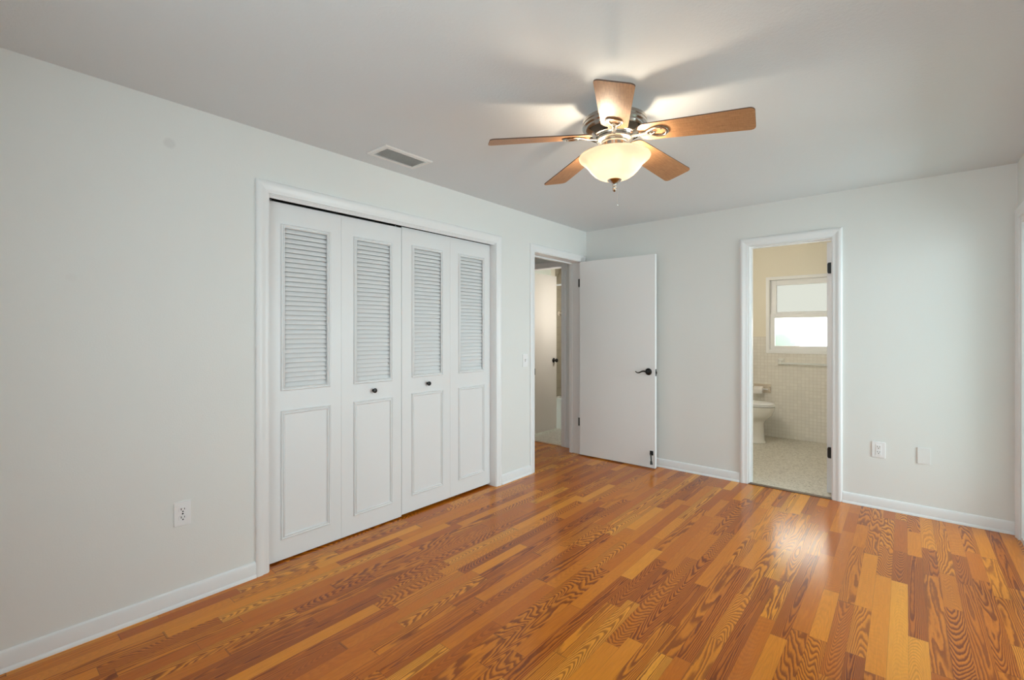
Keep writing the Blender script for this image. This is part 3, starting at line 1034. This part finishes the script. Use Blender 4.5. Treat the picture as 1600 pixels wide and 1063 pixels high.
def make_blade(ang):
    """blade with local x outward; z given from the ceiling"""
    r0, r1 = 0.128, 0.662
    z0, z1 = -0.088, -0.139
    mb = MB()
    w0, w1 = 0.066, 0.083
    L = r1 - r0
    out = []
    cr0, cr1 = 0.045, 0.024

    def hw(x):
        return w0 + (w1 - w0) * (x / L)
    top = []
    for i in range(7):
        a = PI / 2 * i / 6
        x = cr0 - cr0 * math.cos(a)
        top.append((x, hw(cr0) - cr0 + cr0 * math.sin(a)))
    for i in range(7):
        a = PI / 2 * i / 6
        x = L - cr1 + cr1 * math.sin(a)
        top.append((x, hw(L) - cr1 + cr1 * math.cos(a)))
    out = top + [(x, -y) for x, y in top[::-1]]
    th = 0.0055
    bm = mb.bm
    bot = [bm.verts.new((x, y, -th / 2)) for x, y in out]
    tp = [bm.verts.new((x, y, th / 2)) for x, y in out]
    bm.faces.new(bot[::-1]).material_index = 0
    bm.faces.new(tp).material_index = 0
    n = len(out)
    for i in range(n):
        bm.faces.new((bot[i], bot[(i + 1) % n], tp[(i + 1) % n], tp[i])).material_index = 1
    bl = mb.build('blade', [M['blade'], M['blade_edge']], fan)
    droop = math.atan2(z1 - z0, L)
    mt = Matrix.Rotation(ang, 4, 'Z') @ Matrix.Translation((r0, 0, z0)) @ Matrix.Rotation(-droop, 4, 'Y') @ Matrix.Rotation(R(-12.5), 4, 'X')
    bl.matrix_local = mt
    # bracket under the blade: stem, and a shield-shaped loop
    k = MB()
    zb = -0.008
    loop = []
    for i in range(28):
        a = 2 * PI * i / 28
        # teardrop, point towards the hub
        x = 0.090 - 0.052 * math.cos(a)
        y = 0.045 * math.sin(a) * (0.42 + 0.58 * (1 - math.cos(a)) / 2) * 1.05
        loop.append((x, y, zb))
    k.tube(loop, 0.0075, 8, flat=0.55, closed=True)
    k.tube([(0.052, 0.020, zb), (0.085, 0.0, zb - 0.001), (0.052, -0.020, zb)], 0.0055, 8, flat=0.6)
    k.tube([(-0.060, 0, -0.014), (-0.030, 0, -0.016), (0.005, 0, -0.014), (0.045, 0, zb)], [0.016, 0.011, 0.010, 0.013], 10, flat=0.45)
    for (sx, sy) in ((0.118, 0.024), (0.118, -0.024), (0.060, 0.0)):
        k.lathe([(0, -0.004), (0.004, -0.0035), (0.0055, 0), (0.0055, 0.006), (0, 0.006)], 10, c=(sx, sy, zb - 0.001))
    tag(k.build('blade_bracket', M['nickel'], bl, smooth=50), 'brushed nickel bracket')
    return bl


for i in range(5):
    make_blade(R(225.66 + 72 * i))

# ------------------------------------------------------------------ ceiling vent
VX0, VX1, VY0, VY1 = 0.150, 0.355, -2.848, -2.488
ven = empty('ceiling_vent', ((VX0 + VX1) / 2, (VY0 + VY1) / 2, H), label='white louvered air vent in the ceiling above the closet', cat='air vent')
a, b_ = (VX1 - VX0) / 2, (VY1 - VY0) / 2
f = MB()
ring = lambda ia, ib, z: [(-ia, -ib, z), (ia, -ib, z), (ia, ib, z), (-ia, ib, z)]
rr_ = [ring(a, b_, -0.0005), ring(a, b_, -0.004), ring(a - 0.006, b_ - 0.006, -0.009), ring(a - 0.028, b_ - 0.028, -0.011), ring(a - 0.030, b_ - 0.030, -0.010), ring(a - 0.030, b_ - 0.030, -0.0005)]
f.loft(rr_, cap=False)
f.build('frame', M['vent'], ven)
f = MB().box(-a + 0.030, a - 0.030, -b_ + 0.030, b_ - 0.030, -0.0016, -0.0004)
tag(f.build('duct_plate', plain('duct_grey', (0.62, 0.62, 0.60), 0.7), ven), 'grey plate behind the slats in place of the shaded duct')  # flat plate, greyer than the frame, stands in for the shaded duct
f = MB()
n = 21
for i in range(n):
    yc = -b_ + 0.030 + (2 * b_ - 0.060) * (i + 0.5) / n
    m4 = Matrix.Translation((0, yc, -0.0058)) @ Matrix.Rotation(R(30), 4, 'X')
    f.box(-a + 0.030, a - 0.030, -0.0068, 0.0068, -0.0005, 0.0005, mtx=m4)
f.build('slats', M['vent'], ven)

# ------------------------------------------------------------------ wall plates


def duplex(name, w_, h_, label, group, decora=False):
    """built facing local -y, centred on its base point"""
    o = empty(name, label=label, cat='electrical outlet', group=group)
    MB().box(-w_ / 2, w_ / 2, -0.006, 0, -h_ / 2, h_ / 2, 0.0025).build('cover_plate', M['plastic'], o)
    for zc in (0.0195, -0.0195):
        r = MB()
        if decora:
            r.box(-0.0165, 0.0165, -0.0085, -0.005, zc - 0.019, zc + 0.019, 0.001)
        else:
            pts = []
            for i in range(24):
                q = 2 * PI * i / 24
                pts.append((0.0172 * math.cos(q), -0.0055, zc + max(-0.0135, min(0.0135, 0.0172 * math.sin(q)))))
            r.prism(pts, (0, -0.003, 0))
        rc = r.build('receptacle', M['plastic'], o)
        s = MB()
        s.box(-0.0083, -0.0055, -0.0092, -0.0083, zc - 0.001, zc + 0.009)
        s.box(0.0055, 0.0080, -0.0092, -0.0083, zc + 0.000, zc + 0.0085)
        s.tube([(0, -0.0083, zc - 0.0075), (0, -0.0092, zc - 0.0075)], 0.0032, 12)
        tag(s.build('slots', M['slot'], rc), 'dark plug slots')
    if not decora:
        s = MB()
        s.lathe([(0, 0), (0.004, 0), (0.0035, 0.0015), (0, 0.002)], 14, mtx=Matrix.Translation((0, -0.0055, 0)) @ Matrix.Rotation(R(90), 4, 'X'))
        tag(s.build('screw', M['slot'], o), 'dark centre screw')
    return o


o1 = duplex('wall_outlet', 0.070, 0.115, 'white duplex outlet low on the wall left of the closet', 'wall outlets')
o1.location = (0.0, -3.769, 0.443)
o1.rotation_euler = (0, 0, R(90))
o2 = duplex('wall_outlet', 0.080, 0.118, 'white duplex outlet low on the wall beside the bathroom doorway', 'wall outlets', True)
o2.location = (2.546, 0.0, 0.444)
bp = empty('blank_wall_plate', (2.802, 0.0, 0.440), label='blank wall-coloured cover plate right of the back-wall outlet', cat='wall plate')
MB().box(-0.036, 0.036, -0.006, 0, -0.058, 0.058, 0.0025).build('cover_plate', M['plate_paint'], bp)
for zc in (0.041, -0.041):
    MB().lathe([(0, 0), (0.0035, 0), (0.003, 0.0012), (0, 0.0015)], 12, mtx=Matrix.Translation((0, -0.006, zc)) @ Matrix.Rotation(R(90), 4, 'X')).build('screw', M['plate_paint'], bp)
sw_ = empty('light_switch', (0.0, -1.086, 1.068), R(90), label='white toggle light switch beside the hall doorway', cat='light switch')
MB().box(-0.036, 0.036, -0.006, 0, -0.058, 0.058, 0.0025).build('cover_plate', M['plastic'], sw_)
MB().box(-0.005, 0.005, -0.0065, -0.005, -0.012, 0.012).build('toggle_slot', plain('switch_slot', (0.45, 0.45, 0.47), 0.5), sw_)
MB().box(-0.004, 0.004, -0.020, -0.005, -0.005, 0.005, 0.0015, Matrix.Translation((0, 0, 0.003)) @ Matrix.Rotation(R(-22), 4, 'X')).build('toggle', M['plastic'], sw_)

# ------------------------------------------------------------------ bathroom fittings
TO = Vector((0.0, 1.78, 0.0))
to = empty('toilet', (1.30, 1.78, 0.0), label='white toilet with closed lid behind the bathroom doorway', cat='toilet')


def egg(xb, xf, hw_, z, n=36, sq=1.0):
    """egg outline from xb (back) to xf (front), local coordinates"""
    pts = []
    xm = xb + (xf - xb) * 0.42
    for i in range(n):
        a = 2 * PI * i / n
        c, s_ = math.cos(a), math.sin(a)
        c = math.copysign(abs(c) ** sq, c)
        s_ = math.copysign(abs(s_) ** sq, s_)
        x = xm + (xf - xm) * c if c > 0 else xm + (xm - xb) * c
        pts.append((x, hw_ * s_, z))
    return pts


b = MB()
b.loft([egg(-0.30, 0.118, 0.118, 0.0, sq=0.8), egg(-0.30, 0.120, 0.118, 0.015, sq=0.8), egg(-0.29, 0.106, 0.108, 0.03, sq=0.8), egg(-0.29, 0.100, 0.104, 0.12, sq=0.85), egg(-0.29, 0.100, 0.106, 0.235, sq=0.85), egg(-0.29, 0.118, 0.125, 0.268), egg(-0.29, 0.150, 0.150, 0.295), egg(-0.30, 0.184, 0.170, 0.335), egg(-0.30, 0.205, 0.182, 0.385), egg(-0.30, 0.214, 0.187, 0.425), egg(-0.30, 0.214, 0.187, 0.437), egg(-0.29, 0.200, 0.175, 0.441)])
b.build('bowl', M['ceramic'], to, smooth=50)
b = MB()
b.loft([egg(-0.28, 0.200, 0.176, 0.4425), egg(-0.29, 0.218, 0.190, 0.446), egg(-0.29, 0.220, 0.192, 0.456), egg(-0.28, 0.208, 0.182, 0.461)])
b.build('seat', M['plastic'], to, smooth=50)
b = MB()
b.loft([egg(-0.28, 0.206, 0.182, 0.4625), egg(-0.29, 0.214, 0.188, 0.466), egg(-0.29, 0.214, 0.188, 0.474), egg(-0.28, 0.200, 0.176, 0.481), egg(-0.20, 0.13, 0.12, 0.485)])
b.build('lid', M['plastic'], to, smooth=50)
b = MB()
b.box(-0.57, -0.35, -0.22, 0.22, 0.40, 0.76, 0.02)
b.box(-0.36, -0.26, -0.11, 0.11, 0.0, 0.43, 0.02)
b.build('tank', M['ceramic'], to, smooth=40)
b = MB().box(-0.58, -0.34, -0.23, 0.23, 0.762, 0.80, 0.012)
b.build('tank_lid', M['ceramic'], to, smooth=40)
b = MB()
b.tube([(-0.349, 0.16, 0.70), (-0.325, 0.16, 0.70), (-0.325, 0.10, 0.695)], 0.006, 8)
b.build('flush_lever', M['chrome'], to, smooth=40)

hp = empty('toilet_paper_holder', (1.288, BY - 0.008, 0.610), label='bone ceramic paper holder on the tiled wall above the toilet', cat='paper holder')
b = MB()
rect_frame(b, -0.098, 0.098, -0.058, 0.058, 0.016, -0.014, 0, 0.004)
b.box(-0.084, 0.084, -0.004, 0, -0.044, 0.044)
b.build('wall_plate', M['ceramic_tan'], hp)
for sx in (-1, 1):
    b = MB()
    b.box(sx * 0.090 - 0.011, sx * 0.090 + 0.011, -0.072, -0.010, -0.024, 0.024, 0.007)
    b.build('side_arm', M['ceramic_tan'], hp, smooth=40)
b = MB()
b.tube([(-0.080, -0.050, -0.006), (0.080, -0.050, -0.006)], 0.009, 14)
b.build('roller', M['plastic'], hp, smooth=40)
tp = empty('toilet_paper_roll', (1.254, BY - 0.058, 0.598), label='white toilet paper roll hanging in the bone ceramic holder', cat='toilet paper')
b = MB()
b.lathe([(0.0105, -0.050), (0.039, -0.050), (0.040, -0.049), (0.040, 0.049), (0.039, 0.050), (0.0105, 0.050)], 36, closed=True, mtx=Matrix.Rotation(R(90), 4, 'Y'))
b.build('paper_roll', M['paper'], tp, smooth=50)
b = MB().box(-0.050, 0.050, -0.0415, -0.0400, -0.052, 0.004)
b.build('loose_sheet', M['paper'], tp)

tb = empty('towel_bar', (1.502, BY - 0.008, 0.962), label='pale towel bar with ceramic bracket below the bathroom window', cat='towel bar')
for x0 in (0.0, 0.62):
    b = MB()
    b.loft([[(x0 - 0.034, 0, -0.042), (x0 + 0.034, 0, -0.042), (x0 + 0.034, 0, 0.042), (x0 - 0.034, 0, 0.042)],
            [(x0 - 0.034, -0.010, -0.042), (x0 + 0.034, -0.010, -0.042), (x0 + 0.034, -0.010, 0.042), (x0 - 0.034, -0.010, 0.042)],
            [(x0 - 0.016, -0.022, -0.026), (x0 + 0.016, -0.022, -0.026), (x0 + 0.016, -0.022, 0.018), (x0 - 0.016, -0.022, 0.018)],
            [(x0 - 0.014, -0.072, -0.030), (x0 + 0.014, -0.072, -0.030), (x0 + 0.014, -0.072, -0.002), (x0 - 0.014, -0.072, -0.002)]])
    b.build('bracket', M['ceramic'], tb)
b = MB().box(0.012, 0.608, -0.066, -0.048, -0.029, -0.006, 0.003)
b.build('bar', plain('bar_acrylic', (0.72, 0.74, 0.72), 0.12, coat=0.5), tb)

# warm vanity light on the bathroom side wall, out of the photo's view
vl = empty('vanity_light', (1.08, T + 0.01, 1.85), label='warm globe light on the bathroom wall beside the doorway', cat='wall light')
MB().box(-0.28, 0.28, 0.0, 0.035, -0.05, 0.05, 0.004).build('back_plate', M['chrome'], vl)


def globe_light(parent, off, mat):
    b = MB()
    b.lathe([(0, 0.05), (0.025, 0.043), (0.043, 0.025), (0.05, 0), (0.043, -0.025), (0.025, -0.043), (0, -0.05)], 20, c=off)
    return b.build('globe', mat, parent, smooth=60)


for dx in (-0.18, 0.18):
    globe_light(vl, (dx, 0.085, 0.0), M['globe_bath'])

# ------------------------------------------------------------------ small bathroom beyond the hall
tubo = empty('bathtub', (-0.62, 0.97, 0.0), label='white bathtub rim seen past the cream door', cat='bathtub')
b = MB()
b.box(-0.463, 0.455, -0.09, -0.06, 0.0, 0.405, 0.006)
b.build('apron', M['ceramic'], tubo)
b = MB()
b.box(-0.463, 0.455, -0.105, -0.025, 0.400, 0.425, 0.010)
b.box(-0.463, 0.455, 0.60, 0.665, 0.400, 0.425, 0.010)
b.box(-0.463, -0.40, -0.025, 0.60, 0.400, 0.425, 0.010)
b.box(0.39, 0.455, -0.025, 0.60, 0.400, 0.425, 0.010)
b.build('rim', M['ceramic'], tubo)
b = MB()
b.loft([[(-0.40, -0.03, 0.41), (0.39, -0.03, 0.41), (0.39, 0.60, 0.41), (-0.40, 0.60, 0.41)], [(-0.33, 0.04, 0.10), (0.32, 0.04, 0.10), (0.32, 0.53, 0.10), (-0.33, 0.53, 0.10)], [(-0.33, 0.04, 0.08), (0.32, 0.04, 0.08), (0.32, 0.53, 0.08), (-0.33, 0.53, 0.08)]], cap=False)
b.bm.faces.new([v for v in list(b.bm.verts)[-4:]])
b.build('basin', M['ceramic'], tubo)
rod = MB().tube([(-1.085, 0.93, 1.995), (-0.16, 0.93, 1.995)], 0.0125, 14)
rod = rod.build('shower_curtain_rod', M['plastic'], smooth=40)
tag(rod, 'pale curtain rod across the shower beyond the hall', 'curtain rod')
hk = MB()
hk.lathe([(0, 0), (0.035, 0), (0.036, 0.006), (0.020, 0.012), (0.014, 0.030), (0.026, 0.040), (0.032, 0.055), (0.024, 0.068), (0, 0.072)], 24, mtx=Matrix.Translation((-1.085, 1.06, 1.602)) @ Matrix.Rotation(R(90), 4, 'Y'))
hk = hk.build('wall_hook', M['ceramic_tan'], smooth=40)
tag(hk, 'round pale hook on the olive shower wall', 'wall hook')
wl2 = empty('wall_light', (-0.16, 0.66, 1.60), label='globe light on the wall of the small bathroom beyond the hall', cat='wall light')
MB().box(-0.03, 0, -0.06, 0.06, -0.06, 0.06, 0.006).build('back_plate', M['chrome'], wl2)
globe_light(wl2, (-0.078, 0, 0), M['globe_hall'])
